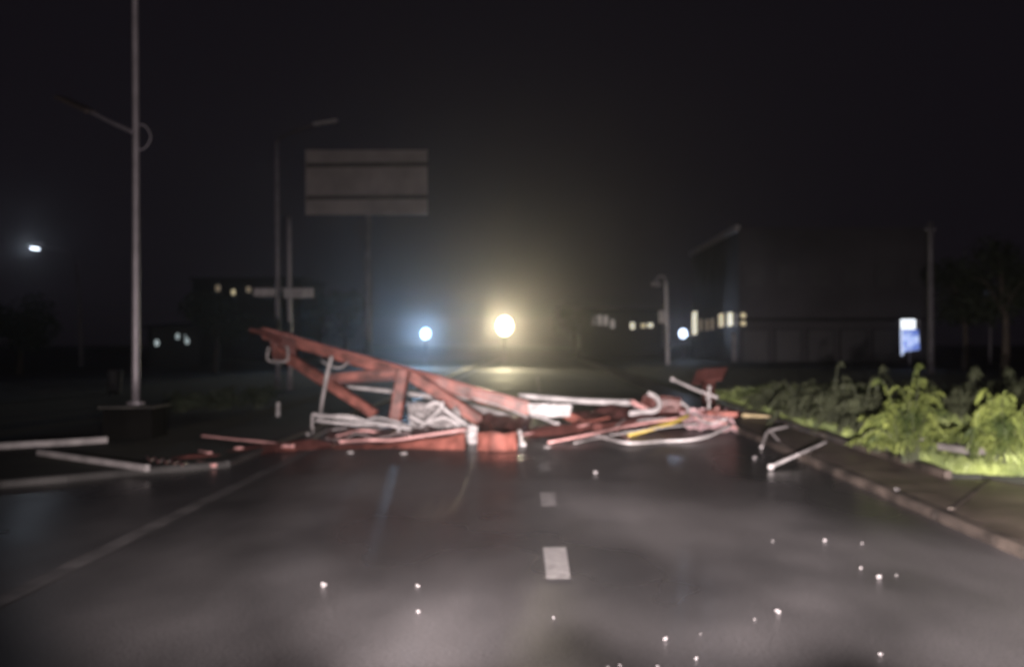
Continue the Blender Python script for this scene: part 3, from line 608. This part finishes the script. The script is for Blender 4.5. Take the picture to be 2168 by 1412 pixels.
tb([(905, 842, 16.4), (930, 858, 16.2), (905, 882, 16.0), (955, 892, 15.8)], .014, WHTD, 'S-shaped pale strip on the heaped white sheet')
tb([(1205, 884, 16.4), (1240, 892, 16.2), (1290, 884, 16.4)], .016, RED, 'thin red strip right of the white end plate')
tb([(350, 962, 0), (400, 950, 0), (470, 953, 0)], .02, RED2, 'dull red strip lying above the zigzag rod')
tb([(240, 948, 0), (330, 958, 0), (420, 940, 0)], .02, RED2, 'dull red strip between the tallest pole base and the pinkish bar')
for x, y, l in ((742, 957, 'pale scrap just in front of the left of the long red front panel'), (856, 960, 'pale scrap just in front of the middle of the long red front panel'), (1158, 946, 'pale scrap in front of the left end of the long pinkish tube')):
    piece('scrap', MB().ball(G(x, y, .02), .03, 7, 5, (1.6, 1, .5), .3), WHTD, l, 'scrap')
# left bars
piece('pale_bar', MB().beam(G(-30, 946, .11), G(226, 931, .11), .07, .08, 3, .003), WHTD, 'pale bar on the ground at the left, the one farther back', 'bar')
piece('pale_bar', MB().beam(G(82, 957, .10), G(312, 991, .10), .06, .065, 3, .003), WHTD, 'pale bar on the ground at the left, the nearer slanting one', 'bar')
piece('red_bar', MB().beam(G(430, 924, .06), G(620, 944, .06), .05, .05, 3, .004), PINK, 'thin pinkish bar lying left of the long red front panel', 'bar')
zz = MB(); z_ = [G(310 + 8.5 * i, 970 + 1.2 * i + (4 if i % 2 else -3), .05 + (.03 if i % 2 else 0)) for i in range(11)]; zz.tube(z_, .012, 6)
piece('zigzag_rod', zz, PINK, 'small zigzag reinforcing rod in front of the dull red sheet', 'rod')
piece('scrap', MB().beam(G(420, 979, .04), G(453, 985, .04), .06, .04, 2, .004), PINK, 'short pale scrap just right of the zigzag rod', 'scrap')
piece('scrap', MB().beam(G(425, 955, .06), G(444, 960, .06), .06, .04, 2, .004), PINK, 'short scrap on the dull red sheet at the left', 'scrap')
for x, y, l in ((506, 948, 'small pale scrap near the left end of the long red front panel'), (606, 944, 'small pale scrap on the red strip below the short white post')):
    piece('scrap', MB().ball(G(x, y, .09), .04, 7, 5, (1.7, 1, .5), .2), PINK, l, 'scrap')
# shards on the wet road
sh0 = MB().ball((0, 0, 0), .012, 7, 5, (1.0, .8, .65), .4); me0 = None
SV = [1.15, .8, 1, .65, 1.1, .75, .9, 1.2, .6, 1.25, .7, .5, 1, .85]
shl = [(686, 1237, 1.5, 'leftmost pale shard on the bare road, level with the next one'), (883, 1238, 1.25, 'pale shard right of the leftmost one, the upper of two'), (886, 1292, 1.2, 'pale shard directly below another, left of the lane dash'),
 (1171, 1304, 1.1, 'single pale shard below the nearest lane dash'), (1746, 1143, 1.4, 'left of two level pale shards at the right side of the road'), (1825, 1148, 1.1, 'right of two level pale shards at the right side of the road'),
 (1822, 1200, 1.1, 'upper left shard of the trio near the right kerb'), (1862, 1220, 1.3, 'lowest shard of the trio near the right kerb'), (1898, 1215, .9, 'rightmost shard of the trio near the right kerb'),
 (1646, 1293, 1.2, 'larger pale shard of a pair in the right lane'), (1597, 1308, .9, 'smaller pale shard of a pair in the right lane'), (1483, 1338, .8, 'faintest pale shard in the right lane'), (1410, 1350, 1.1, 'pale shard left of the faintest one in the right lane'),
 (1475, 1391, 1.1, 'pale shard near the bottom edge right of the lane line'), (1863, 1384, 1.2, 'lone pale shard near the bottom right of the road'), (1312, 1406, 1.2, 'larger pale shard at the very bottom edge of view'), (1288, 1409, .9, 'smaller pale shard at the very bottom edge of view'),
 (1392, 1407, 1.3, 'rightmost pale shard at the very bottom edge of view'), (1262, 1001, 2.2, 'pale shard in front of the crossed tubes beyond the lane dashes'), (1636, 1143, .9, 'dim pale shard left of the two level ones'), (1899, 1037, 2.4, 'pale lump on the pavement by the verge edging'), (1599, 969, 2.0, 'pale lump on the road between the elbow rod and the white knob')]
for si, (x, y, s, l) in enumerate(shl):
    s *= SV[si % 14]
    g = G(x, y, .07 if x == 1899 else .012)
    if me0 is None: o = sh0.build('shard', SHARD); me0 = o
    else: o = me0.copy(); col.objects.link(o)
    o.location = g - Vector((0, 0, .01)); o.scale = (s * .85, s * .85, s * .8); o.rotation_euler = (R.uniform(-.5, .5), R.uniform(-.5, .5), R.uniform(0, 6)); tag(o, l, 'shard', 'pale shards scattered on the road')
# ------------------------------------------------------------------ haze
hz = MB().box((0, 235, 5.5), (620, 560, 13.5)); o = hz.build('haze', mat('haze_air', (.5, .5, .5)))
hm = MATS['haze_air']; hn = hm.node_tree; hn.nodes.clear()
vo = hn.nodes.new('ShaderNodeVolumePrincipled'); oo = hn.nodes.new('ShaderNodeOutputMaterial'); hn.links.new(vo.outputs[0], oo.inputs['Volume'])
vo.inputs['Color'].default_value = (.92, .90, .92, 1); vo.inputs['Density'].default_value = .0015; vo.inputs['Anisotropy'].default_value = .915
o['kind'] = 'stuff'; o['label'] = 'thin rain mist filling the night air over the road'; o['category'] = 'haze'
